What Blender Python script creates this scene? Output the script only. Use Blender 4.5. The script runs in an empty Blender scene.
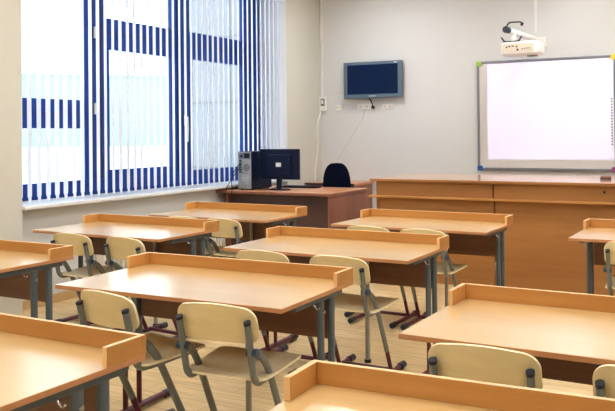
import bpy, bmesh, math, random
from mathutils import Vector, Matrix
random.seed(7)
S = bpy.context.scene
COL = S.collection
PI = math.pi

# ------------------------------------------------------------------ colours
def lin(c):
    c /= 255.0
    return c / 12.92 if c <= 0.04045 else ((c + 0.055) / 1.055) ** 2.4
def rgb(r, g, b): return (lin(r), lin(g), lin(b), 1.0)

# ------------------------------------------------------------------ materials
def new_mat(name):
    m = bpy.data.materials.new(name); m.use_nodes = True
    nt = m.node_tree; nt.nodes.clear()
    out = nt.nodes.new('ShaderNodeOutputMaterial')
    return m, nt, out
def setin(node, **kw):
    for k, v in kw.items():
        k = k.replace('_', ' ')
        if k in node.inputs: node.inputs[k].default_value = v
def plain(name, col, rough=0.5, metal=0.0, spec=0.5, var=0.06, scale=18.0, bump=0.0, coat=0.0):
    """principled with a little procedural mottling"""
    m, nt, out = new_mat(name)
    p = nt.nodes.new('ShaderNodeBsdfPrincipled')
    setin(p, Roughness=rough, Metallic=metal, Specular_IOR_Level=spec, Coat_Weight=coat)
    tc = nt.nodes.new('ShaderNodeTexCoord')
    n = nt.nodes.new('ShaderNodeTexNoise'); setin(n, Scale=scale, Detail=4.0)
    r = nt.nodes.new('ShaderNodeValToRGB')
    a = [max(0, c * (1 - var)) for c in col[:3]] + [1]; b = [min(1, c * (1 + var)) for c in col[:3]] + [1]
    r.color_ramp.elements[0].color = a; r.color_ramp.elements[1].color = b
    r.color_ramp.elements[0].position = 0.3; r.color_ramp.elements[1].position = 0.7
    L = nt.links.new
    L(tc.outputs['Object'], n.inputs['Vector']); L(n.outputs['Fac'], r.inputs['Fac'])
    L(r.outputs['Color'], p.inputs['Base Color']); L(p.outputs[0], out.inputs[0])
    if bump:
        bn = nt.nodes.new('ShaderNodeBump'); setin(bn, Strength=bump, Distance=0.002)
        L(n.outputs['Fac'], bn.inputs['Height']); L(bn.outputs[0], p.inputs['Normal'])
    return m
def wood(name, dark, light, axis='x', rough=0.4, spec=0.5, fine=60.0, long=2.2, coat=0.0):
    """laminate with fine grain drawn out along one axis"""
    m, nt, out = new_mat(name); L = nt.links.new
    p = nt.nodes.new('ShaderNodeBsdfPrincipled'); setin(p, Roughness=rough, Specular_IOR_Level=spec, Coat_Weight=coat, Coat_Roughness=0.2)
    tc = nt.nodes.new('ShaderNodeTexCoord'); mp = nt.nodes.new('ShaderNodeMapping')
    sc = {'x': (long, fine, fine), 'y': (fine, long, fine), 'z': (fine, fine, long)}[axis]
    mp.inputs['Scale'].default_value = sc
    n1 = nt.nodes.new('ShaderNodeTexNoise'); setin(n1, Scale=1.0, Detail=5.0, Roughness=0.6)
    mp2 = nt.nodes.new('ShaderNodeMapping'); mp2.inputs['Scale'].default_value = tuple(s * 0.12 if s > 10 else s * 0.5 for s in sc)
    n2 = nt.nodes.new('ShaderNodeTexNoise'); setin(n2, Scale=1.0, Detail=3.0)
    ad = nt.nodes.new('ShaderNodeMath'); ad.operation = 'MULTIPLY_ADD'; ad.inputs[1].default_value = 0.55
    r = nt.nodes.new('ShaderNodeValToRGB')
    r.color_ramp.elements[0].color = dark; r.color_ramp.elements[1].color = light
    r.color_ramp.elements[0].position = 0.52; r.color_ramp.elements[1].position = 1.02
    L(tc.outputs['Object'], mp.inputs[0]); L(tc.outputs['Object'], mp2.inputs[0])
    L(mp.outputs[0], n1.inputs['Vector']); L(mp2.outputs[0], n2.inputs['Vector'])
    L(n1.outputs['Fac'], ad.inputs[0]); L(n2.outputs['Fac'], ad.inputs[2])
    L(ad.outputs[0], r.inputs['Fac']); L(r.outputs['Color'], p.inputs['Base Color']); L(p.outputs[0], out.inputs[0])
    return m
def emit(name, col, strength):
    m, nt, out = new_mat(name)
    e = nt.nodes.new('ShaderNodeEmission'); e.inputs[0].default_value = col; e.inputs[1].default_value = strength
    nt.links.new(e.outputs[0], out.inputs[0]); return m
def floor_mat():
    m, nt, out = new_mat('light_laminate_floor'); L = nt.links.new
    p = nt.nodes.new('ShaderNodeBsdfPrincipled'); setin(p, Roughness=0.38, Specular_IOR_Level=0.45)
    tc = nt.nodes.new('ShaderNodeTexCoord')
    br = nt.nodes.new('ShaderNodeTexBrick')
    setin(br, Color1=rgb(224, 200, 152), Color2=rgb(212, 184, 136), Mortar=rgb(176, 146, 104), Scale=1.0, Mortar_Size=0.0022, Brick_Width=1.25, Row_Height=0.19)
    br.offset = 0.37
    mp = nt.nodes.new('ShaderNodeMapping'); mp.inputs['Scale'].default_value = (3, 40, 1)
    n = nt.nodes.new('ShaderNodeTexNoise'); setin(n, Scale=1.0, Detail=6.0)
    r = nt.nodes.new('ShaderNodeValToRGB'); r.color_ramp.elements[0].color = (0.72, 0.69, 0.63, 1); r.color_ramp.elements[1].color = (1.1, 1.1, 1.1, 1)
    r.color_ramp.elements[0].position = .3; r.color_ramp.elements[1].position = .7
    mx = nt.nodes.new('ShaderNodeMixRGB'); mx.blend_type = 'MULTIPLY'; mx.inputs[0].default_value = 1.0
    L(tc.outputs['Object'], br.inputs['Vector']); L(tc.outputs['Object'], mp.inputs[0]); L(mp.outputs[0], n.inputs['Vector'])
    L(n.outputs['Fac'], r.inputs['Fac']); L(br.outputs['Color'], mx.inputs[1]); L(r.outputs['Color'], mx.inputs[2])
    L(mx.outputs[0], p.inputs['Base Color']); L(p.outputs[0], out.inputs[0]); return m
def glass_mat():
    m, nt, out = new_mat('window_glass'); L = nt.links.new
    t = nt.nodes.new('ShaderNodeBsdfTransparent'); t.inputs[0].default_value = (0.93, 0.98, 0.98, 1)
    g = nt.nodes.new('ShaderNodeBsdfGlossy'); g.inputs['Roughness'].default_value = 0.02
    f = nt.nodes.new('ShaderNodeLayerWeight'); f.inputs[0].default_value = 0.5
    pw = nt.nodes.new('ShaderNodeMath'); pw.operation = 'POWER'; pw.inputs[1].default_value = 4.0; L(f.outputs['Facing'], pw.inputs[0])
    mx = nt.nodes.new('ShaderNodeMixShader')
    L(pw.outputs[0], mx.inputs[0]); L(t.outputs[0], mx.inputs[1]); L(g.outputs[0], mx.inputs[2]); L(mx.outputs[0], out.inputs[0]); return m
def slat_mat():
    m, nt, out = new_mat('white_blind_fabric'); L = nt.links.new
    d = nt.nodes.new('ShaderNodeBsdfDiffuse'); t = nt.nodes.new('ShaderNodeBsdfTranslucent')
    tc = nt.nodes.new('ShaderNodeTexCoord'); n = nt.nodes.new('ShaderNodeTexNoise'); setin(n, Scale=220.0)
    r = nt.nodes.new('ShaderNodeValToRGB'); r.color_ramp.elements[0].color = rgb(242, 245, 250); r.color_ramp.elements[1].color = rgb(248, 250, 254)
    L(tc.outputs['Object'], n.inputs['Vector']); L(n.outputs['Fac'], r.inputs['Fac'])
    L(r.outputs[0], d.inputs[0]); L(r.outputs[0], t.inputs[0])
    mx = nt.nodes.new('ShaderNodeMixShader'); mx.inputs[0].default_value = 0.58
    L(d.outputs[0], mx.inputs[1]); L(t.outputs[0], mx.inputs[2]); L(mx.outputs[0], out.inputs[0]); return m

M = {}
M['wall'] = plain('painted_plaster', rgb(211, 212, 213), 0.9, var=0.012, scale=3.0)
M['wall_beige'] = plain('beige_plaster', rgb(206, 205, 195), 0.9, var=0.015, scale=3.0)
M['ceiling'] = plain('ceiling_paint', rgb(236, 234, 228), 0.95, var=0.01)
M['reveal'] = plain('white_reveal_paint', rgb(240, 242, 245), 0.7, var=0.01)
M['sill'] = plain('white_sill_plastic', rgb(226, 228, 232), 0.35, var=0.01)
M['floor'] = floor_mat()
M['baseboard'] = wood('baseboard_wood', rgb(190, 158, 108), rgb(214, 184, 136), 'y')
M['blue'] = plain('blue_window_frame', rgb(8, 54, 132), 0.45, spec=0.25, var=0.04)
M['blue_gasket'] = plain('dark_blue_gasket', rgb(10, 26, 80), 0.6)
M['glass'] = glass_mat()
M['slat'] = slat_mat()
M['white_plastic'] = plain('white_plastic', rgb(232, 232, 230), 0.4, var=0.02)
M['cream_plastic'] = plain('cream_plastic', rgb(222, 214, 198), 0.45, var=0.03)
M['radiator'] = plain('radiator_enamel', rgb(238, 234, 222), 0.4, var=0.02)
M['top'] = wood('beech_laminate_top', rgb(206, 169, 110), rgb(219, 184, 127), 'x', rough=0.28, spec=0.8, fine=46, coat=0.8)
M['rail'] = wood('beech_laminate_rail', rgb(180, 124, 62), rgb(198, 143, 78), 'x', rough=0.42, fine=70)
M['edge'] = plain('rail_edge_band', rgb(228, 186, 130), 0.4, var=0.03)
M['top_edge'] = plain('top_edge_band', rgb(190, 134, 90), 0.42, var=0.04)
M['modesty'] = wood('dark_brown_laminate', rgb(98, 68, 52), rgb(124, 88, 68), 'x', rough=0.45)
M['steel'] = plain('blue_grey_powder_coat', rgb(80, 94, 104), 0.42, metal=0.1, var=0.05)
M['chair_steel'] = plain('grey_powder_coat', rgb(114, 121, 119), 0.4, metal=0.15, var=0.05)
M['chair_steel_light'] = plain('pale_grey_powder_coat', rgb(160, 162, 158), 0.4, metal=0.1)
M['maroon'] = plain('maroon_powder_coat', rgb(84, 18, 44), 0.38, var=0.05)
M['cap'] = plain('navy_plastic', rgb(16, 30, 52), 0.35, var=0.05)
M['knob'] = plain('slate_blue_plastic', rgb(44, 66, 88), 0.4)
M['ply'] = wood('birch_plywood', rgb(220, 198, 140), rgb(242, 224, 174), 'x', rough=0.42, fine=26, long=5)
M['ply_edge'] = wood('plywood_edge', rgb(234, 216, 172), rgb(250, 240, 212), 'x', fine=300, rough=0.6)
M['seat'] = wood('birch_plywood_seat', rgb(200, 187, 152), rgb(222, 210, 178), 'y', rough=0.4, fine=26, long=4)
M['chrome'] = plain('bright_steel', rgb(190, 192, 194), 0.25, metal=0.9)
M['counter'] = wood('cherry_laminate', rgb(152, 101, 50), rgb(174, 121, 65), 'x', rough=0.5, fine=40, long=1.4)
M['counter_top'] = wood('cherry_laminate_sheen_top', rgb(182, 138, 104), rgb(198, 154, 122), 'x', rough=0.1, spec=0.8, fine=40)  # pinker and paler than the panels: the board's reflection put into the colour
M['walnut'] = wood('red_brown_laminate', rgb(124, 74, 54), rgb(154, 98, 74), 'z', rough=0.45, fine=40)
M['walnut_dark'] = wood('dark_walnut_laminate', rgb(64, 44, 42), rgb(84, 58, 52), 'x', rough=0.45)
M['tdesk_top'] = wood('red_beech_laminate_top', rgb(178, 118, 82), rgb(204, 146, 108), 'x', rough=0.32)
M['dark_edge'] = plain('dark_front_edge', rgb(52, 36, 34), 0.5)  # very dark tone for the front edge of the side table top
M['black'] = plain('blue_black_plastic', rgb(6, 20, 48), 0.5, spec=0.2, var=0.08)
M['black_fabric'] = plain('navy_black_upholstery', rgb(5, 13, 34), 0.95, spec=0.1, var=0.15, scale=120, bump=0.3)
M['case_black'] = plain('computer_case_side', rgb(5, 20, 46), 0.45, spec=0.25)
M['case_steel'] = plain('computer_case_rear', rgb(150, 156, 160), 0.4, metal=0.5, var=0.1)
M['tv_frame'] = plain('blue_grey_television_bezel', rgb(84, 104, 122), 0.4, var=0.03)
M['tv_screen'] = plain('dark_screen_glass', rgb(4, 26, 62), 0.3, spec=0.12, var=0.02)
M['logo'] = plain('silver_logo_print', rgb(190, 205, 220), 0.35)
M['paper'] = plain('white_label', rgb(214, 220, 226), 0.7)
M['grey_plastic'] = plain('mid_grey_plastic', rgb(108, 112, 118), 0.5)
M['board'] = plain('interactive_board_surface', rgb(206, 202, 200), 0.5, var=0.008)
M['board_frame'] = plain('board_frame_aluminium', rgb(128, 130, 138), 0.35, metal=0.4)
M['green_cap'] = plain('green_corner', rgb(140, 190, 60), 0.4)
M['yellow_cap'] = plain('yellow_corner', rgb(236, 200, 60), 0.4)
M['blue_cap'] = plain('blue_corner', rgb(24, 84, 168), 0.4)
M['magenta_cap'] = plain('magenta_corner', rgb(150, 60, 130), 0.4)
M['black_rubber'] = plain('black_rubber', rgb(16, 20, 24), 0.6)
M['snow'] = plain('snow', rgb(250, 250, 252), 0.9, var=0.02, scale=0.3)
M['facade'] = plain('lavender_grey_facade', rgb(138, 138, 144), 0.9, var=0.02, scale=0.5)
M['facade_joint'] = plain('facade_joint', rgb(116, 117, 126), 0.9)
M['teal_wall'] = plain('pale_teal_facade', rgb(156, 170, 169), 0.9, var=0.03, scale=0.4)
M['lamp_frame'] = plain('lamp_housing', rgb(235, 235, 232), 0.5)
M['lamp'] = emit('fluorescent_diffuser', (1.0, 1.0, 0.985, 1), 24)
M['ink'] = plain('dark_print', rgb(60, 60, 66), 0.6)

# ------------------------------------------------------------------ mesh builder
class MB:
    def __init__(s): s.v = []; s.f = []; s.mi = []; s.sm = []
    def add(s, verts, faces, mi=0, smooth=False):
        o = len(s.v); s.v += [Vector(v) for v in verts]
        for f in faces: s.f.append([i + o for i in f]); s.mi.append(mi); s.sm.append(smooth)
        return s
    def box(s, x0, x1, y0, y1, z0, z1, b=0.0, mi=0, seg=2, faces_mi=None):
        bm = bmesh.new()
        bmesh.ops.create_cube(bm, size=1.0)
        for v in bm.verts:
            v.co = Vector(((x0 + x1) / 2 + v.co.x * (x1 - x0), (y0 + y1) / 2 + v.co.y * (y1 - y0), (z0 + z1) / 2 + v.co.z * (z1 - z0)))
        if b > 0: bmesh.ops.bevel(bm, geom=bm.edges[:], offset=b, segments=seg, affect='EDGES', profile=0.5)
        bm.normal_update()
        o = len(s.v)
        for i, v in enumerate(bm.verts): v.index = i; s.v.append(v.co.copy())
        for f in bm.faces:
            s.f.append([v.index + o for v in f.verts])
            k = mi
            if faces_mi:
                n = f.normal
                for ax, mm in faces_mi.items():
                    d = {'x+': n.x, 'x-': -n.x, 'y+': n.y, 'y-': -n.y, 'z+': n.z, 'z-': -n.z}[ax]
                    if d > 0.8: k = mm
            s.mi.append(k); s.sm.append(False)
        bm.free(); return s
    def tube(s, pts, r, seg=10, mi=0, r2=None, side=None, cap=True):
        """swept round (or oval: r across `side`, r2 the other way) tube"""
        pts = [Vector(p) for p in pts]; r2 = r if r2 is None else r2
        n = len(pts); rings = []; up = None
        for i, p in enumerate(pts):
            t = (pts[min(i + 1, n - 1)] - pts[max(i - 1, 0)]).normalized()
            if side is not None: a = (Vector(side) - t * Vector(side).dot(t)).normalized()
            elif up is None: a = t.orthogonal().normalized()
            else: a = (up - t * up.dot(t)).normalized()
            up = a; b = t.cross(a)
            rings.append([p + a * math.cos(2 * PI * k / seg) * r + b * math.sin(2 * PI * k / seg) * r2 for k in range(seg)])
        vs = [v for q in rings for v in q]; fs = []
        for i in range(n - 1):
            for k in range(seg):
                fs.append([i * seg + k, i * seg + (k + 1) % seg, (i + 1) * seg + (k + 1) % seg, (i + 1) * seg + k])
        s.add(vs, fs, mi, True)
        if cap: s.add(rings[0][::-1] + rings[-1], [list(range(seg)), list(range(seg, 2 * seg))], mi)
        return s
    def prism(s, outline, fn, d, mi=0, mi_side=None):
        """outline 2D -> fn(u,v,w); extruded from w=0 to w=d"""
        n = len(outline); a = [fn(u, v, 0) for u, v in outline]; b = [fn(u, v, d) for u, v in outline]
        ms = mi if mi_side is None else mi_side
        s.add(a + b, [list(range(n))[::-1], list(range(n, 2 * n))], mi)
        s.add(a + b, [[i, (i + 1) % n, n + (i + 1) % n, n + i] for i in range(n)], ms)
        return s
    def sheet(s, P, nu, nv, N, th, mi=0, mi_edge=0):
        """curved plate: P(i,j)->point, N(i,j)->normal, thickness th"""
        A = [[Vector(P(i, j)) for i in range(nu)] for j in range(nv)]
        B = [[A[j][i] - Vector(N(i, j)) * th for i in range(nu)] for j in range(nv)]
        fl = lambda G: [v for row in G for v in row]
        q = [[j * nu + i, j * nu + i + 1, (j + 1) * nu + i + 1, (j + 1) * nu + i] for j in range(nv - 1) for i in range(nu - 1)]
        s.add(fl(A), q, mi, True); s.add(fl(B), [f[::-1] for f in q], mi, True)
        loop = [(i, 0) for i in range(nu)] + [(nu - 1, j) for j in range(1, nv)] + [(i, nv - 1) for i in range(nu - 2, -1, -1)] + [(0, j) for j in range(nv - 2, 0, -1)]
        a = [A[j][i] for i, j in loop]; b = [B[j][i] for i, j in loop]; n = len(loop)
        s.add(a + b, [[i, n + i, n + (i + 1) % n, (i + 1) % n] for i in range(n)], mi_edge)
        return s
    def build(s, name, mats, parent=None, loc=None):
        me = bpy.data.meshes.new(name)
        me.from_pydata([tuple(v) for v in s.v], [], s.f)
        mats = mats if isinstance(mats, (list, tuple)) else [mats]
        for m in mats: me.materials.append(m)
        for p, k, q in zip(me.polygons, s.mi, s.sm): p.material_index = k; p.use_smooth = q
        bm = bmesh.new(); bm.from_mesh(me)
        bmesh.ops.remove_doubles(bm, verts=bm.verts[:], dist=1e-5)
        bmesh.ops.recalc_face_normals(bm, faces=bm.faces[:])
        for e in bm.edges:
            if len(e.link_faces) == 2 and e.calc_face_angle(0) > 0.7: e.smooth = False
        bm.to_mesh(me); bm.free()
        o = bpy.data.objects.new(name, me); COL.objects.link(o)
        if parent: o.parent = parent
        if loc: o.location = loc
        return o
def bez(p0, p1, p2, n=6):
    p0, p1, p2 = Vector(p0), Vector(p1), Vector(p2)
    return [p0 * (1 - t) ** 2 + p1 * 2 * t * (1 - t) + p2 * t * t for t in (i / n for i in range(n + 1))]
def bent(pts, rad, n=6):
    """polyline with rounded corners"""
    pts = [Vector(p) for p in pts]; out = [pts[0]]
    for i in range(1, len(pts) - 1):
        a = (pts[i - 1] - pts[i]); b = (pts[i + 1] - pts[i])
        r = min(rad, a.length * 0.48, b.length * 0.48)
        out += bez(pts[i] + a.normalized() * r, pts[i], pts[i] + b.normalized() * r, n)
    return out + [pts[-1]]

def tag(o, label=None, cat=None, group=None, kind=None):
    if label: o['label'] = label
    if cat: o['category'] = cat
    if group: o['group'] = group
    if kind: o['kind'] = kind
    return o
def thing(name, label, cat, loc=(0, 0, 0), rz=0.0, group=None):
    o = bpy.data.objects.new(name, None); COL.objects.link(o)
    o.empty_display_size = 0.1; o.location = loc; o.rotation_euler = (0, 0, rz)
    return tag(o, label, cat, group)
def struct(o): o['kind'] = 'structure'; return o
def children(o): return [c for c in bpy.data.objects if c.parent == o]
def copy_tree(o, parent=None):
    c = o.copy(); COL.objects.link(c)
    if parent: c.parent = parent
    for ch in children(o): copy_tree(ch, c)
    return c

# ------------------------------------------------------------------ the setting
XW, XP, XG = -5.10, -5.21, -5.50          # left wall, parapet under the window, window frame face
YB, YF, XR, ZC = 9.50, -1.9, 2.3, 3.35    # back wall, rear wall, right wall, ceiling
NY0, NY1, ZS, ZH = 4.445, 8.60, 0.855, 3.22

struct(MB().box(XW - .6, XR + .2, YF - .2, YB + .2, -0.12, 0.0).build('floor', M['floor']))
struct(MB().box(XW - .6, XR + .2, YF - .2, YB + .2, ZC, ZC + .12).build('ceiling', M['ceiling']))
struct(MB().box(XW - .02, XR + .2, YB, YB + .2, 0, ZC).build('wall_back', M['wall']))
struct(MB().box(XR, XR + .2, YF, YB, 0, ZC).build('wall_right', M['wall']))
struct(MB().box(XW, XR + .2, YF - .2, YF, 0, ZC).build('wall_rear', M['wall']))
w = MB()
w.box(-5.70, XW, YF - .2, NY0, 0, ZC, faces_mi={'y+': 1})
w.box(-5.70, XW, NY1, YB + .2, 0, ZC, faces_mi={'y-': 1})
w.box(-5.70, XP, NY0, NY1, 0, ZS - .03, mi=2)
w.box(-5.70, XW, NY0, NY1, ZH, ZC, faces_mi={'z-': 1})
struct(w.build('wall_left', [M['wall_beige'], M['reveal'], M['wall']]))
sl = MB().box(XG - .02, XW + .03, NY0 + .002, NY1 - .002, ZS - .03, ZS, 0.006)
struct(sl.build('trim_1', M['sill']))
struct(MB().box(XP, XP + .014, NY0 + .001, NY1 - .001, 0, .075, .003).build('baseboard_left', M['baseboard']))
struct(MB().box(XW + .02, XR, YB - .014, YB, 0, .075, .003).build('baseboard_back', M['baseboard']))
struct(MB().box(XR - .014, XR, YF + .02, YB - .02, 0, .075, .003).build('baseboard_right', M['baseboard']))

# window: three lights in a blue frame
win = bpy.data.objects.new('window_1', None); COL.objects.link(win); win.location = (XG, (NY0 + NY1) / 2, ZS); struct(win)
def wpart(mb, name, mat, parent=win):
    o = mb.build(name, mat)
    for v in o.data.vertices: v.co -= win.location
    o.parent = parent; return o
XF = XG - .07
fr = MB()
fr.box(XF, XG, NY0, NY1, ZS, 1.0, .004); fr.box(XF, XG, NY0, NY1, 3.13, ZH, .004)
fr.box(XF, XG, NY0, NY0 + .07, 1.0, 3.13, .004); fr.box(XF, XG, 8.25, NY1, 1.0, 3.13, .004)
wpart(fr, 'frame', M['blue'])
for y0, y1 in ((5.545, 5.82), (6.86, 7.15)):
    wpart(MB().box(XF, XG, y0, y1, 1.0, 3.13, .004).box(XG, XG + .012, y0 + .07, y0 + .10, 1.0, 3.13, .004, mi=1)
          .box(XG, XG + .012, y1 - .09, y1 - .06, 1.0, 3.13, .004, mi=1), 'mullion', [M['blue'], M['blue_gasket']])
wpart(MB().box(XF, XG, NY0 + .07, 5.545, 1.485, 1.75, .004).box(XG, XG + .006, NY0 + .07, 5.545, 1.615, 1.625, mi=1), 'transom', [M['blue'], M['blue_gasket']])
for y0, y1, z in ((5.82, 6.86, 2.29), (7.15, 8.25, 2.295)):
    wpart(MB().box(XF, XG, y0, y1, z, z + .275, .004).box(XG, XG + .006, y0, y1, z + .125, z + .137, mi=1), 'transom', [M['blue'], M['blue_gasket']])
    for a, b in ((1.0, z), ):
        cs = MB().box(XF + .01, XG + .008, y0, y0 + .045, a, b, .004).box(XF + .01, XG + .008, y1 - .045, y1, a, b, .004)
        cs.box(XF + .01, XG + .008, y0 + .045, y1 - .045, a, a + (.08 if y0 < 6 else .02), .004).box(XF + .01, XG + .008, y0 + .045, y1 - .045, b - .03, b, .004)
        wpart(cs, 'casement', M['blue'])
hd = MB().box(XG + .012, XG + .024, 7.02, 7.05, 1.52, 1.64, .004).box(XG + .024, XG + .055, 7.025, 7.045, 1.6, 1.62, .004)
hd.tube(bent([(XG + .05, 7.035, 1.615), (XG + .055, 7.035, 1.5), (XG + .05, 7.035, 1.34)], .03), .011, 8)
wpart(hd, 'handle', M['white_plastic'])
for z in (1.62, 2.35): wpart(MB().tube([(XG + .02, 5.67, z), (XG + .02, 5.67, z + .11)], .011, 8).box(XG, XG + .02, 5.655, 5.685, z, z + .11, .003), 'hinge', M['white_plastic'])
for y0, y1, z0, z1 in ((NY0 + .07, 5.545, 1.0, 1.485), (NY0 + .07, 5.545, 1.75, 3.13), (5.82, 6.86, 1.0, 2.29), (5.82, 6.86, 2.565, 3.13), (7.15, 8.25, 1.0, 2.295), (7.15, 8.25, 2.57, 3.13)):
    wpart(MB().box(XG - .042, XG - .036, y0 - .01, y1 + .01, z0 - .01, z1 + .01), 'pane', M['glass'])

# vertical blind: head rail, hanging slats with weights, one link chain
vb = thing('vertical_blind', 'white vertical slat blind hanging across the whole blue window', 'blind', (-5.17, 6.5, ZS))
zt, zb = 3.15 - ZS, 0.018
MB().box(-.022, .022, NY0 + .012 - 6.5, NY1 - .012 - 6.5, zt, zt + .06, .006).build('head_rail', M['white_plastic'], vb)
hs = .0445; slat = MB()
cols = [(-1, .0), (-.5, .006), (0, .008), (.5, .006), (1, .0)]
rows = [(zb, .55), (zb + .035, .62), (zb + .05, .97), (zb + .09, 1), (zt * .5, 1), (zt - .02, 1), (zt, .5)]
slat.sheet(lambda i, j: (cols[i][0] * hs * rows[j][1], cols[i][1], rows[j][0]), 5, len(rows), lambda i, j: (0, 1, 0), .0012)
slat.box(-hs * .5, hs * .5, -.004, .006, zb, zb + .038, .003)
s0 = None; y = NY0 + .045
ys = []
while y < NY1 - .02: ys.append(y); y += .098
for k, yy in enumerate(ys):
    o = slat.build('slat', M['slat'], vb) if s0 is None else s0.copy()
    if s0 is None: s0 = o
    else: COL.objects.link(o)
    a = math.radians(-65 + random.uniform(-3.5, 3.5))
    o.location = (random.uniform(-.003, .003), yy - 6.5, 0); o.rotation_euler = (0, 0, a)
MB().tube([(.0, ys[0] - 6.5 + (ys[-1] - ys[0]) * t / 120, zb + .018 - .006 * abs(math.sin(t * PI * (len(ys) - 1) / 120))) for t in range(121)], .0018, 5).build('bottom_chain', M['white_plastic'], vb)

# radiator in the niche
rd = thing('radiator', 'white sectional radiator under the window sill', 'radiator', (XP + .062, 5.36, 0))
rb = MB(); yy = 0
for k in range(37):
    y0 = k * .06
    rb.box(-.05, .05, y0, y0 + .029, .12, .60, .010)
    rb.box(-.022, .022, y0 + .027, y0 + .062, .15, .19, .006).box(-.022, .022, y0 + .027, y0 + .062, .53, .57, .006)
rb.build('radiator_body', M['radiator'], rd)
MB().tube(bent([(0, 2.08, .19), (0, 2.2, .19), (0, 2.2, 0)], .04), .012, 8).build('supply_pipe', M['radiator'], rd)
for k in (3, 30): MB().box(-.062, -.02, k * .06 + .038, k * .06 + .058, .53, .57).build('bracket', M['radiator'], rd)
for k in (1, 33): MB().box(-.025, .025, k * .06 + .006, k * .06 + .030, 0, .15, .004).build('support_foot', M['radiator'], rd)

# outside
struct(MB().box(-120, -5.72, -40, 160, .4, .6).build('ground', M['snow']))
bl = thing('building', 'lavender grey slab building outside seen through the right window light', 'building', (-8.4, 14, .6))
fb = MB().box(-2.95, 2.6, 0, 12, 0, 11)
fb.build('facade', M['facade'], bl)
for z in (.1, 1.5, 2.9, 4.3, 5.7, 7.1): MB().box(-2.97, 2.62, -.012, .012, z, z + .025).build('joint', M['facade_joint'], bl)
for x in (-1.3, .6): MB().box(x, x + .02, -.012, .012, 0, 11).build('joint', M['facade_joint'], bl)
b2 = thing('building', 'pale teal low building outside behind the left half of the blind', 'building', (-52, 40, .6))
MB().box(-19, 19, 0, 10, 0, 5.7).build('facade', M['teal_wall'], b2)
MB().box(-19.4, 19.4, -.4, 10.4, 5.7, 6.1, .05).build('roof', M['snow'], b2)
b2.rotation_euler = (0, 0, math.radians(50))

# ------------------------------------------------------------------ school desk (origin on the floor under the middle of the back edge)
W, D, H, RH, RS = 1.2, .668, .73, .060, .173
def make_desk():
    t = thing('school_desk', 'x', 'desk')
    MB().box(-W / 2, W / 2, -D, 0, H - .019, H, .002, faces_mi={'y-': 1, 'x+': 1, 'x-': 1, 'y+': 1}).build('desktop', [M['top'], M['top_edge']], t)
    MB().box(-W / 2, W / 2, -.018, 0, H, H + RH, .0015, faces_mi={'z+': 1}).build('back_rail', [M['rail'], M['edge']], t)
    for x in (-W / 2, W / 2 - .018): MB().box(x, x + .018, -RS, -.018, H, H + RH, .0015, faces_mi={'z+': 1, 'y-': 1}).build('side_rail', [M['rail'], M['edge']], t)
    MB().box(-.535, .535, -.138, -.122, .485, H - .019, .002).build('modesty_panel', M['modesty'], t)
    for s in (-1, 1):
        x = s * .553
        MB().box(x - .014, x + .014, -D + .17, -.05, H - .052, H - .019, .003).build('top_bearer', M['steel'], t)
        for yy in (-.245, -.14):
            l = MB().tube([(x, yy, .235), (x, yy, H - .03)], .0145, 14, r2=.022, side=(1, 0, 0)).build('leg', M['steel'], t)
            MB().tube([(x, yy, .03), (x, yy, .25)], .011, 12, r2=.017, side=(1, 0, 0)).build('leg_insert', M['maroon'], l)
        f = MB().tube([(x, -.46, .025), (x, .07, .025)], .015, 12, r2=.02, side=(0, 0, 1)).build('floor_foot', M['maroon'], t)
        for a, b in ((-.52, -.45), (.06, .13)):
            MB().tube([(x, a, .022), (x, a + .012, .024), (x, b - .012, .024), (x, b, .022)], .021, 12, side=(0, 0, 1)).build('foot_cap', M['cap'], f)
        hk = MB().tube(bent([(x + s * .005, -.33, H - .045), (x + s * .018, -.33, H - .062), (x + s * .026, -.325, H - .075), (x + s * .038, -.325, H - .065)], .008, 4), .003, 7)
        hk.build('bag_hook', M['chrome'], t)
        MB().tube([(x + s * .012, -.245, H - .10), (x + s * .021, -.245, H - .10)], .009, 10).build('bolt', M['chrome'], t)
    c = MB().tube([(.122, -.157, .0), (.122, -.157, H - .03)], .0165, 12, r2=.014, side=(0, 1, 0)).build('centre_leg', M['chair_steel_light'], t)
    MB().tube([(.122, -.157, 0), (.122, -.157, .02)], .021, 12).build('foot_cap', M['cap'], c)
    return t
desk0 = make_desk()
DG = 'beech school desks in the classroom'
desks = [
    (-2.261, 1.932, -0.45, 'beech school desk cut off by the lower left corner, pink window sheen on top'),
    (-3.987, 3.312, 0.25, 'beech school desk cut off by the left edge beside the beige wall pier'),
    (-3.998, 4.767, -1.16, 'beech school desk under the window with two plywood chair backs against its front'),
    (-3.964, 6.007, -0.82, 'farthest left beech school desk, directly in front of the computer desk'),
    (-2.226, 3.316, 1.3, 'large beech school desk at centre left, wholly in view, plywood chairs at its near edge'),
    (-2.216, 4.634, 0.29, 'beech school desk in the middle of the room, right behind the big centre left desk'),
    (-2.181, 6.001, -1.1, 'farthest middle beech school desk, standing before the left half of the long wooden counter'),
    (-0.465, 1.953, 2.6, 'beech school desk at the bottom edge, only its raised back rail showing'),
    (-0.456, 3.18, -0.59, 'beech school desk on the right, one whole and one cut plywood chair back before it'),
    (-0.439, 5.937, -0.41, 'far right beech school desk before the long counter, cut off by the right edge'),
]
for i, (x, y, r, lab) in enumerate(desks):
    o = desk0 if i == 0 else copy_tree(desk0)
    o.location = (x, y, 0); o.rotation_euler = (0, 0, math.radians(r)); tag(o, lab, 'desk', DG)

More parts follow.
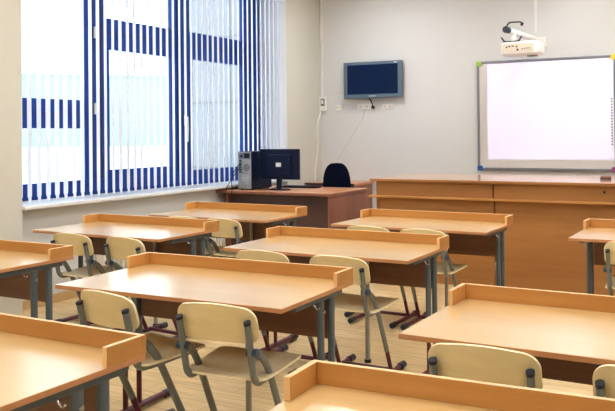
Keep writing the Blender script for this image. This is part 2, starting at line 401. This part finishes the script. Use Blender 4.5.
# ------------------------------------------------------------------ school chair (origin on the floor under the backrest uprights, facing +y)
def make_chair():
    t = thing('school_chair', 'x', 'chair')
    hw = .155
    for s in (-1, 1):
        x = s * hw
        up = MB().tube(bent([(x, -.062, .668), (x, -.010, .44), (x, .025, .415), (x, .12, .415), (x, .355, .428)], .05, 7), .0125, 14, r2=.0165, side=(1, 0, 0)).build('side_frame', M['chair_steel'], t)
        MB().tube([(x, -.0616, .6655), (x, -.0640, .676), (x, -.0645, .678)], .0138, 14, r2=.018, side=(1, 0, 0)).build('end_cap', M['cap'], up)
        l = MB().tube(bent([(x + s * .004, -.034, .552), (x + s * .010, .045, .520), (x + s * .012, .106, .44), (x + s * .012, .246, .165)], .06, 7), .0125, 14, r2=.018, side=(1, 0, 0)).build('leg', M['chair_steel'], t)
        MB().tube([(x + s * .012, .2373, .184), (x + s * .012, .31, .03)], .011, 14, r2=.0165, side=(1, 0, 0)).build('leg_insert', M['maroon'], l)
        MB().tube([(x - s * .016, -.03, .550), (x + s * .010, -.03, .550), (x + s * .026, -.03, .550), (x + s * .030, -.03, .550)], .0165, 14).build('knob', M['knob'], t)
        f = MB().tube([(x + s * .012, .055, .024), (x + s * .012, .455, .024)], .015, 12).build('runner', M['maroon'], t)
        for a, b in ((-.005, .065), (.44, .505)):
            MB().tube([(x + s * .012, a, .024), (x + s * .012, a + .01, .024), (x + s * .012, b - .006, .024), (x + s * .012, b, .024)], .0205, 12).build('runner_cap', M['cap'], f)
    MB().tube([(-hw - .012, .34, .03), (hw + .012, .34, .03)], .0125, 12).build('crossbar', M['maroon'], t)
    MB().box(-hw, hw, .29, .315, .413, .428, .004).build('seat_bar', M['chair_steel'], t)
    # backrest: bowed plywood with round upper corners
    z0, z1, hwid = .584, .740, .181
    def hw_at(z):
        w_ = hwid
        rt, rb_ = .055, .032
        if z > z1 - rt: w_ -= rt * 1.15 * (1 - math.sqrt(max(0, 1 - ((z - (z1 - rt)) / rt) ** 2)))
        if z < z0 + rb_: w_ -= rb_ * (1 - math.sqrt(max(0, 1 - ((z0 + rb_ - z) / rb_) ** 2)))
        return w_
    zs = [z0, z0 + .002, z0 + .007, z0 + .017, z0 + .032, z0 + .065, z1 - .055, z1 - .049, z1 - .038, z1 - .026, z1 - .014, z1 - .006, z1 - .0015, z1]
    NU = 17
    def pb(i, j):
        u = -1 + 2 * i / (NU - 1); z = zs[j]; x = u * hw_at(z)
        zz = z - .010 * (u * u) * (1 if z > .66 else 0)
        return (x, -.006 - .235 * (z - .425) + .024 * (x / .155) ** 2, zz)
    MB().sheet(pb, NU, len(zs), lambda i, j: (0, -1, -.235), .010, 0, 1).build('backrest', [M['ply'], M['ply_edge']], t)
    # seat: rolled front edge, hollowed middle
    ys_ = [.012, .02, .035, .08, .14, .2, .26, .31, .345, .368, .382, .39]
    zp = lambda y: .429 + .038 * y + .004 * math.exp(-((y - .01) / .03) ** 2) - 4.0 * max(0, y - .35) ** 2
    def hs_at(y):
        w_ = .188 + .012 * min(1, y / .3)
        if y < .05: w_ -= .03 * (1 - math.sqrt(max(0, 1 - ((.05 - y) / .04) ** 2)))
        if y > .345: w_ -= .045 * (1 - math.sqrt(max(0, 1 - ((y - .345) / .046) ** 2)))
        return w_
    NS = 13
    MB().sheet(lambda i, j: ((-1 + 2 * i / (NS - 1)) * hs_at(ys_[j]), ys_[j], zp(ys_[j]) + .003 * (-1 + 2 * i / (NS - 1)) ** 2), NS, len(ys_), lambda i, j: (0, 0, -1), -.011, 0, 1).build('seat', [M['seat'], M['ply_edge']], t)
    return t
chair0 = make_chair()
CG = 'plywood school chairs at the desks'
chairs = [
    (-2.46, 2.64, -8, 'plywood school chair left of the whole foreground chair, half hidden by the nearest desk'),
    (-1.898, 2.655, 6, 'plywood school chair in the foreground, seat and grey frame seen whole from behind'),
    (-2.51, 3.965, 0, 'plywood school chair whose back just peeps over the big centre left desk rail'),
    (-2.012, 3.965, 1, 'plywood school chair right of the big centre left desk, maroon runner in view'),
    (-2.46, 5.32, 0, 'plywood school chair left at the farthest middle desk, only a sliver showing'),
    (-2.035, 5.31, 0, 'plywood school chair at the right place of the farthest middle desk, before the counter'),
    (-4.16, 4.09, 0, 'left one of the two plywood chairs at the desk under the window'),
    (-3.665, 4.085, -6, 'right one of the two plywood chairs at the desk under the window'),
    (-4.155, 5.33, 0, 'plywood school chair left at the desk before the computers, only a sliver showing'),
    (-3.75, 5.33, -4, 'plywood school chair at the right place of the desk before the computers'),
    (-.762, 2.52, 2, 'plywood school chair with a wide back at the lower right, before the right hand desk'),
    (-.245, 2.51, 0, 'plywood school chair cut off by the right edge at the lower right corner'),
    (-0.64, 5.26, 0, 'plywood school chair at the far right desk, cut off by the right edge'),
]
for i, (x, y, r, lab) in enumerate(chairs):
    o = chair0 if i == 0 else copy_tree(chair0)
    o.location = (x, y, 0); o.rotation_euler = (0, 0, math.radians(r)); tag(o, lab, 'chair', CG)

# ------------------------------------------------------------------ long demonstration counter
dc = thing('demonstration_counter', 'long wooden counter with a ledge standing below the whiteboard', 'counter', (-3.25, 7.03, 0))
LC = 3.9
MB().box(0, LC, 0, 1.08, .95, .976, .004, faces_mi={'z+': 0, 'y-': 1, 'x-': 1}).build('countertop', [M['counter_top'], M['counter']], dc)
for a, b in ((.055, 1.194), (1.206, 2.56), (2.572, LC - .05)):
    MB().box(a, b, .045, .063, 0.814, .95, .002).build('upper_panel', M['counter'], dc)
MB().box(-.012, LC - .01, -.004, .24, .796, .814, .003).build('ledge', M['rail'], dc)
for a, b in ((.06, 1.194), (1.206, 2.56), (2.572, LC - .05)):
    MB().box(a, b, .085, .103, .0, .796, .002).build('lower_panel', M['counter'], dc)
for x in (.04, LC - .06): MB().box(x, x + .018, .07, 1.06, 0, .95, .002).build('end_panel', M['counter'], dc)
MB().box(.06, LC - .06, 1.04, 1.058, .08, .95, .002).build('back_panel', M['counter'], dc)
MB().tube([(2.15, .036, .897), (2.15, .046, .897)], .012, 12).build('lock', M['cap'], dc)
mk = thing('eraser', 'small dark board eraser lying on the counter top below the whiteboard', 'eraser', (-1.165, 7.57, .976), .5)
MB().box(-.045, .045, -.02, .02, 0, .016, .004).build('felt_pad', M['ink'], mk)
MB().box(-.045, .045, -.02, .02, .0155, .03, .005).build('grip', M['walnut'], mk)

# ------------------------------------------------------------------ teacher's corner
td = thing('computer_desk', 'red brown teacher desk by the window carrying the computer', 'desk', (-3.77, 7.2, 0))
ZT = .80
MB().box(-1.425, 0, 0, .93, ZT - .028, ZT, .003, faces_mi={'y-': 1, 'x+': 1}).build('desktop', [M['tdesk_top'], M['walnut']], td)
MB().box(-.045, -.025, .03, .90, 0, ZT - .028, .002).build('side_panel', M['walnut'], td)
MB().box(-1.31, -1.29, .03, .90, 0, ZT - .028, .002).build('side_panel', M['walnut'], td)
MB().box(-1.29, -.045, .10, .118, .10, ZT - .028, .002).build('modesty_panel', M['walnut_dark'], td)
bt = thing('side_table', 'dark edged brown table against the back wall behind the office chair', 'table', (-4.70, 9.20, 0))
MB().box(-.33, .38, -.30, .29, .762, .79, .003, faces_mi={'y-': 1}).build('tabletop', [M['tdesk_top'], M['dark_edge']], bt)
MB().box(-.31, -.292, -.27, .27, 0, .762, .002).build('side_panel', M['walnut'], bt)
MB().box(.342, .36, -.27, .27, 0, .762, .002).build('side_panel', M['walnut'], bt)
MB().box(-.292, .342, -.20, -.182, 0.1, .762, .002).build('front_panel', M['walnut'], bt)

oc = thing('office_chair', 'black upholstered office chair behind the computer desk, rounded back showing', 'chair', (-4.272, 8.50, 0), .1)
def oval(hw_, z0, z1, n=28):
    pts = []
    for k in range(n):
        a = 2 * PI * k / n; c, s_ = math.cos(a), math.sin(a)
        zz = (z0 + z1) / 2 + math.copysign(abs(s_) ** .8, s_) * (z1 - z0) / 2
        pts.append((math.copysign(abs(c) ** .62, c) * hw_ * (1.0 if s_ < 0 else 1 - .12 * s_), zz))
    return pts
ob = MB()
for sc, ya, yb_ in ((1.0, .015, .05), (.94, .0, .015), (.94, .05, .065)):
    ol = [((u) * sc, .815 + (v - .815) * sc) for u, v in oval(.168, .58, 1.072)]
    ob.prism(ol, lambda u, v, w_, ya=ya: (u, ya + w_ - .25 + .25 * (u * u), v), yb_ - ya)
ob.build('backrest', M['black_fabric'], oc)
st = MB(); st.prism([(.23 * math.copysign(abs(math.cos(a)) ** .6, math.cos(a)), .22 * math.copysign(abs(math.sin(a)) ** .6, math.sin(a))) for a in (2 * PI * k / 28 for k in range(28))], lambda u, v, w_: (u, v, .47 + w_), .065)
st.build('seat', M['black_fabric'], oc)
MB().tube(bent([(0, -.23, .70), (0, -.27, .46), (0, 0, .44)], .06), .016, 8).build('back_arm', M['black'], oc)
MB().tube([(0, 0, .09), (0, 0, .30)], .028, 12).tube([(0, 0, .30), (0, 0, .47)], .016, 12).build('gas_column', M['black'], oc)
for k in range(5):
    a = 2 * PI * k / 5 + .3; c, s_ = math.cos(a), math.sin(a)
    lg = MB().tube([(0, 0, .11), (c * .28, s_ * .28, .075)], .02, 8, r2=.015).build('base_leg', M['black'], oc)
    MB().tube([(c * .28 - s_ * .02, s_ * .28 + c * .02, .03), (c * .28 + s_ * .02, s_ * .28 - c * .02, .03)], .03, 12).build('caster', M['black'], lg)

pc = thing('computer_tower', 'computer tower with its grey port side showing, beside the monitor', 'computer', (-4.91, 7.35, ZT))
MB().box(-.09, .09, .004, .42, .012, .425, .004).build('case', M['case_black'], pc)
rp = MB().box(-.086, .086, -.004, .004, .016, .421, .001); rp.build('rear_plate', M['case_steel'], pc)
MB().box(-.078, .078, -.007, -.004, .345, .412).box(-.05, -.02, -.012, -.007, .36, .385, mi=1).box(.0, .07, -.009, -.007, .352, .405, mi=2).build('power_supply', [M['grey_plastic'], M['black_rubber'], M['case_black']], pc)
MB().tube([(.03, -.008, .25), (.03, -.005, .25)], .042, 20).build('fan_grille', M['grey_plastic'], pc)
pp = MB()
for k, z in enumerate((.325, .30, .275, .25, .225, .20)): pp.box(-.07, -.035, -.009, -.004, z - .009, z + .009, .001, mi=k % 2)
pp.build('port_block', [M['black_rubber'], M['knob']], pc)
for k in range(5): MB().box(-.05, .06, -.007, -.004, .05 + k * .024, .064 + k * .024).build('slot_cover', M['chrome'], pc)
for x in (-.07, .07):
    for y in (.05, .37): MB().tube([(x, y, 0), (x, y, .013)], .014, 8).build('rubber_foot', M['black_rubber'], pc)

mo = thing('monitor', 'black computer monitor seen from behind with a white label', 'monitor', (-4.555, 7.50, ZT))
MB().box(-.25, .25, .0, .035, .115, .45, .008).box(-.15, .15, -.02, .004, .15, .39, .012).build('housing', M['black'], mo)
MB().box(-.222, .222, .034, .0365, .122, .425).build('screen', M['tv_screen'], mo)
MB().box(-.03, .035, -.0215, -.0195, .255, .30).build('label_sticker', M['paper'], mo)
MB().box(-.028, .028, -.018, .012, .012, .20, .006).build('stand_neck', M['black'], mo)
MB().prism([(.13 * math.cos(2 * PI * k / 28), .085 * math.sin(2 * PI * k / 28)) for k in range(28)], lambda u, v, w_: (u, v + .01, w_), .012).build('stand_base', M['black'], mo)
MB().tube(bent([(.05, -.01, .14), (.05, -.05, .05), (-.1, -.03, .006), (-.24, -.05, .006)], .04), .004, 6).build('cable', M['black_rubber'], mo)
kb = thing('keyboard', 'dark flat keyboard lying right of the monitor stand', 'keyboard', (-4.52, 7.93, ZT), .05)
MB().box(-.22, .22, -.07, .07, 0, .018, .005).build('keyboard_base', M['black'], kb)
kk = MB()
for r_ in range(5):
    for c_ in range(15): kk.box(-.205 + c_ * .0275, -.182 + c_ * .0275, -.058 + r_ * .023, -.038 + r_ * .023, .017, .023, .002, seg=1)
kk.build('keys', M['case_black'], kb)
cb = MB()
cb.tube(bent([(-4.95, 7.335, 1.10), (-5.0, 7.28, 1.02), (-5.02, 7.25, .90), (-4.98, 7.21, .815), (-4.97, 7.18, .80), (-4.98, 7.17, .62), (-5.0, 7.15, .35)], .03), .0045, 6)
cb.tube(bent([(-4.96, 7.335, 1.05), (-5.03, 7.27, .93), (-5.045, 7.185, .82), (-5.045, 7.17, .60), (-5.05, 7.2, .0)], .03), .004, 6)
tag(cb.build('computer_cable', M['black_rubber']), 'dark cables hanging from the computer tower down past the desk edge', 'cable')

# ------------------------------------------------------------------ things on the back wall
tv = thing('television', 'wall mounted flat television with a blue grey bezel', 'television', (-4.283, 9.40, 2.105), math.radians(2.5))
MB().box(-.405, .405, -.02, .03, -.235, .235, .008).build('bezel', M['tv_frame'], tv)
MB().box(-.35, .35, -.022, -.018, -.185, .197).build('screen', M['tv_screen'], tv)
lg = MB()
for k, x in enumerate((-.042, -.026, -.010, .006, .022, .038)): lg.box(x - .005, x + .005, -.0225, -.0195, -.217, -.203)
lg.build('logo', M['logo'], tv)
MB().box(.30, .34, -.0225, -.0195, .208, .218).build('sticker', M['paper'], tv)
MB().box(-.12, .12, .03, .088, -.10, .10, .004).build('wall_bracket', M['black'], tv)
tag(MB().tube(bent([(-4.345, 9.41, 1.88), (-4.33, 9.45, 1.83), (-4.315, 9.478, 1.76)], .05), .008, 8).tube([(-4.315, 9.455, 1.752), (-4.315, 9.482, 1.75)], .022, 10).build('power_cord', M['black_rubber']), 'short black power cord plugged in below the television', 'cable')
def socket(x, z, w_, n, label):
    t = thing('wall_socket', label, 'socket', (x, YB, z), 0, 'white wall sockets under the television')
    MB().box(-w_ / 2, w_ / 2, -.012, 0, -.036, .036, .004).build('plate', M['white_plastic'], t)
    for k in range(n):
        cx = -w_ / 2 + w_ * (k + .5) / n
        MB().tube([(cx, -.0135, 0), (cx, -.011, 0)], .021, 14).build('outlet_ring', M['cream_plastic'], t)
        MB().box(cx - .011, cx - .006, -.0145, -.0125, -.003, .003).box(cx + .006, cx + .011, -.0145, -.0125, -.003, .003).build('pin_hole', M['ink'], t)
    return t
socket(-4.82, 1.762, .10, 2, 'small double wall socket left below the television')
socket(-4.415, 1.765, .26, 3, 'white triple wall socket strip directly below the television')
socket(-4.12, 1.755, .15, 2, 'white double wall socket below the right end of the television')
jb = thing('junction_box', 'white switch box on the wall in the left corner of the room', 'box', (-5.058, YB, 1.818))
MB().box(-.04, .055, -.05, 0, -.10, .095, .006).build('box_body', M['white_plastic'], jb)
MB().box(-.018, .040, -.054, -.049, -.03, .065, .003).build('switch_plate', M['grey_plastic'], jb)
MB().box(-.006, .026, -.060, -.053, -.005, .045, .003).build('lever', M['white_plastic'], jb)
tag(MB().box(-5.092, -5.052, YB - .02, YB, 1.913, ZC, .003).build('cable_duct', M['white_plastic']), 'white vertical cable duct above the corner switch box', 'duct')
tag(MB().tube(bent([(-5.075, 9.46, 1.73), (-5.088, 9.34, 1.50), (-5.088, 9.39, 1.25), (-5.088, 9.30, .95), (-5.088, 9.27, .0)], .1), .009, 8).build('hanging_cable', M['white_plastic']), 'white cable hanging down from the corner switch box', 'cable')
tag(MB().tube(bent([(-4.43, 9.493, 1.74), (-4.46, 9.494, 1.64), (-4.57, 9.494, 1.48), (-4.70, 9.494, 1.28), (-4.90, 9.494, 1.02), (-4.94, 9.494, .78)], .08), .0035, 6).build('thin_wire', M['cream_plastic']), 'thin pale wire trailing down the wall below the television', 'cable')
tag(MB().tube(bent([(-5.02, 9.48, 1.88), (-4.89, 9.49, 1.95), (-4.73, 9.46, 2.00), (-4.63, 9.435, 2.04)], .08), .0035, 6).build('signal_wire', M['cream_plastic']), 'thin pale wire running from the corner switch box to the television', 'cable')

# interactive whiteboard
BX0, BX1, BZ0, BZ1 = -2.925, -1.33, .955, 2.268
wb = thing('whiteboard', 'large white interactive board with coloured corners on the back wall', 'board', ((BX0 + BX1) / 2, YB, BZ0))
hw_ = (BX1 - BX0) / 2; hh = BZ1 - BZ0
MB().box(-hw_ + .01, hw_ - .01, -.032, -.004, .01, hh - .01).build('board_surface', M['board'], wb)
fb_ = MB()
fb_.box(-hw_, hw_, -.045, -.0, 0, .032, .005).box(-hw_, hw_, -.045, -.0, hh - .03, hh, .005)
fb_.box(-hw_, -hw_ + .028, -.045, -.0, .032, hh - .03, .005).box(hw_ - .028, hw_, -.045, -.0, .032, hh - .03, .005)
fb_.build('board_frame', M['board_frame'], wb)
for x, z, m in ((-hw_, hh - .055, 'green_cap'), (hw_ - .055, hh - .055, 'yellow_cap'), (-hw_, -.004, 'blue_cap'), (hw_ - .055, -.004, 'magenta_cap')):
    c = MB().box(x - .004, x + .059, -.05, .0, z, z + .059, .008).build('corner_cap', M[m], wb)
    c['label'] = m.split('_')[0] + ' plastic corner cap'
ic = MB()
for k in range(17): ic.box(hw_ - .062, hw_ - .045, -.0335, -.0315, .30 + k * .032, .315 + k * .032)
ic.build('tool_icons', M['ink'], wb)

# projector on its wall arm
pj = thing('projector', 'white short throw projector hanging from a wall arm above the whiteboard', 'projector', (-2.165, 8.65, 2.235))
def P3(x, y, z): return (x + 2.105, y - 8.44, z - 2.245)
MB().box(-.205, .205, -.13, .15, .0, .145, .03, seg=3).build('housing', M['white_plastic'], pj)
MB().box(-.185, .15, -.134, -.126, .04, .125, .004).build('port_panel', M['cream_plastic'], pj)
pt_ = MB()
for x, z, w2, h2 in ((-.11, .092, .03, .012), (-.07, .095, .026, .012), (-.03, .088, .018, .016), (-.02, .055, .02, .02), (.03, .062, .014, .01), (.055, .065, .014, .01), (.08, .066, .014, .01), (.105, .067, .014, .01), (-.14, .085, .014, .016)):
    pt_.box(x - w2 / 2, x + w2 / 2, -.137, -.133, z - h2 / 2, z + h2 / 2)
pt_.build('port', M['ink'], pj)
MB().tube([(.10, .02, -.012), (.10, .02, .006)], .055, 18).build('lens_ring', M['grey_plastic'], pj)
MB().tube([P3(-2.08, 9.28, 2.47), P3(-2.215, 8.27, 2.51)], .032, 12, r2=.026, side=(0, 0, 1)).build('boom', M['white_plastic'], pj)
MB().box(*[c for a, b in zip(P3(-2.125, 9.262, 2.41), P3(-2.035, 9.288, 2.53)) for c in (a, b)], .005).build('wall_plate', M['white_plastic'], pj)
MB().tube([P3(-2.226, 8.21, 2.512), P3(-2.214, 8.28, 2.51)], .036, 12).build('boom_end_cap', M['cap'], pj)
MB().tube([P3(-2.195, 8.42, 2.385), P3(-2.195, 8.42, 2.50)], .028, 10).build('drop_post', M['white_plastic'], pj)
br_ = MB()
for a in (-.12, .10): br_.tube(bent([P3(-2.2 + a, 8.38, 2.45), P3(-2.2 + a * .7, 8.38, 2.40), P3(-2.2, 8.40, 2.40)], .02), .009, 7)
br_.box(*[c for a, b in zip(P3(-2.30, 8.36, 2.383), P3(-2.11, 8.46, 2.40)) for c in (a, b)], .003)
br_.build('mount_bracket', M['cap'], pj)
MB().tube(bent([P3(-2.23, 8.26, 2.54), P3(-2.20, 8.25, 2.59), P3(-2.08, 8.28, 2.59), P3(-2.07, 8.30, 2.565)], .03), .008, 7).tube([P3(-2.075, 8.29, 2.555), P3(-2.07, 8.30, 2.58)], .016, 10).build('signal_cable', M['black_rubber'], pj)
tag(MB().box(-2.232, -2.20, YB - .016, YB, 2.575, ZC, .003).build('cable_duct', M['white_plastic']), 'white vertical cable duct on the wall above the projector arm', 'duct')

# projector beam: a spot whose picture is a rectangle on the board
ld = bpy.data.lights.new('projector_beam', 'SPOT'); ld.energy = 42; ld.color = (0.66, 0.64, 1.0)
ld.spot_size = math.radians(150); ld.spot_blend = 0.0; ld.shadow_soft_size = 0.004
lo = bpy.data.objects.new('projector_beam', ld); COL.objects.link(lo)
LP = Vector((-2.065, 8.61, 2.21)); lo.location = LP; lo.rotation_euler = (PI / 2, 0, 0)   # looks along +Y
ld.use_nodes = True; nt = ld.node_tree; nt.nodes.clear(); L = nt.links.new
out = nt.nodes.new('ShaderNodeOutputLight'); em = nt.nodes.new('ShaderNodeEmission')
tc = nt.nodes.new('ShaderNodeTexCoord'); sp = nt.nodes.new('ShaderNodeSeparateXYZ'); L(tc.outputs['Normal'], sp.inputs[0])
def mth(op, a, b=None):
    n = nt.nodes.new('ShaderNodeMath'); n.operation = op
    for i, q in enumerate((a, b)):
        if q is None: continue
        if isinstance(q, (int, float)): n.inputs[i].default_value = q
        else: L(q, n.inputs[i])
    return n.outputs[0]
dist = YB - .033 - LP.y
az = mth('ABSOLUTE', sp.outputs['Z'])
px = mth('MULTIPLY', mth('DIVIDE', sp.outputs['X'], az), dist)
pz = mth('MULTIPLY', mth('DIVIDE', sp.outputs['Y'], az), dist)
mask = mth('MULTIPLY', mth('MULTIPLY', mth('GREATER_THAN', px, -2.80 - LP.x), mth('LESS_THAN', px, -1.365 - LP.x)),
           mth('MULTIPLY', mth('GREATER_THAN', pz, 1.09 - LP.z), mth('LESS_THAN', pz, 2.236 - LP.z)))
# even picture: undo the fall-off of a point source on the flat board
r2 = mth('ADD', mth('ADD', mth('MULTIPLY', px, px), mth('MULTIPLY', pz, pz)), dist * dist)
L(mth('MULTIPLY', mask, mth('POWER', r2, 1.5)), em.inputs['Strength']); L(em.outputs[0], out.inputs[0])

# ------------------------------------------------------------------ ceiling lamps
k = 0
for x in (-3.9, -1.6, .7):
    for y in (.6, 3.2, 5.8, 8.1):
        t = thing('ceiling_light', 'white fluorescent ceiling light panel above the classroom', 'lamp', (x, y, ZC), 0, 'ceiling lights above the frame')
        MB().box(-.16, .16, -.62, .62, -.06, 0, .006).build('housing', M['lamp_frame'], t)
        MB().box(-.145, .145, -.60, .60, -.064, -.058).build('diffuser', M['lamp'], t)

# ------------------------------------------------------------------ daylight
wd = bpy.data.worlds.new('overcast_sky'); S.world = wd; wd.use_nodes = True
nt = wd.node_tree; bg = nt.nodes['Background']
tcw = nt.nodes.new('ShaderNodeTexCoord'); sx = nt.nodes.new('ShaderNodeSeparateXYZ'); rw = nt.nodes.new('ShaderNodeValToRGB')
nt.links.new(tcw.outputs['Generated'], sx.inputs[0]); nt.links.new(sx.outputs['Z'], rw.inputs['Fac'])
rw.color_ramp.elements[0].color = (0.92, 0.97, 1.0, 1); rw.color_ramp.elements[1].color = (0.80, 0.90, 1.0, 1)
nt.links.new(rw.outputs[0], bg.inputs['Color']); bg.inputs['Strength'].default_value = 3.4

# ------------------------------------------------------------------ camera
f, yaw, pit, roll = 797.59, math.radians(29.208), math.radians(-.534), math.radians(.567)
c, s_ = math.cos(yaw), math.sin(yaw); cp, sp_ = math.cos(pit), math.sin(pit); cr, sr = math.cos(roll), math.sin(roll)
xh = Vector((c, s_, 0)); yh = Vector((-s_, c, 0)); zh = Vector((0, 0, 1))
dd = yh * cp - zh * sp_; uh = yh * sp_ + zh * cp
ex = xh * cr - uh * sr; ey = xh * sr + uh * cr
cam = bpy.data.cameras.new('camera'); co = bpy.data.objects.new('camera', cam); COL.objects.link(co)
co.matrix_world = Matrix(((ex.x, ey.x, -dd.x, 0), (ex.y, ey.y, -dd.y, 0), (ex.z, ey.z, -dd.z, 1.409), (0, 0, 0, 1)))
cam.sensor_fit = 'HORIZONTAL'; cam.sensor_width = 36.0; cam.lens = f / 615 * 36.0; cam.shift_y = (126.845 - 205.5) / 615; cam.clip_start = .05; cam.clip_end = 500
S.camera = co

S.view_settings.view_transform = 'Standard'; S.view_settings.look = 'None'
S.view_settings.exposure = 0.14; S.view_settings.gamma = 1.0; S.view_settings.use_curve_mapping = False
S.cycles.max_bounces = 10; S.cycles.diffuse_bounces = 6; S.cycles.transparent_max_bounces = 16
S.cycles.sample_clamp_indirect = 6.0
S.cycles.use_denoising = True
S.cycles.caustics_reflective = False; S.cycles.caustics_refractive = False
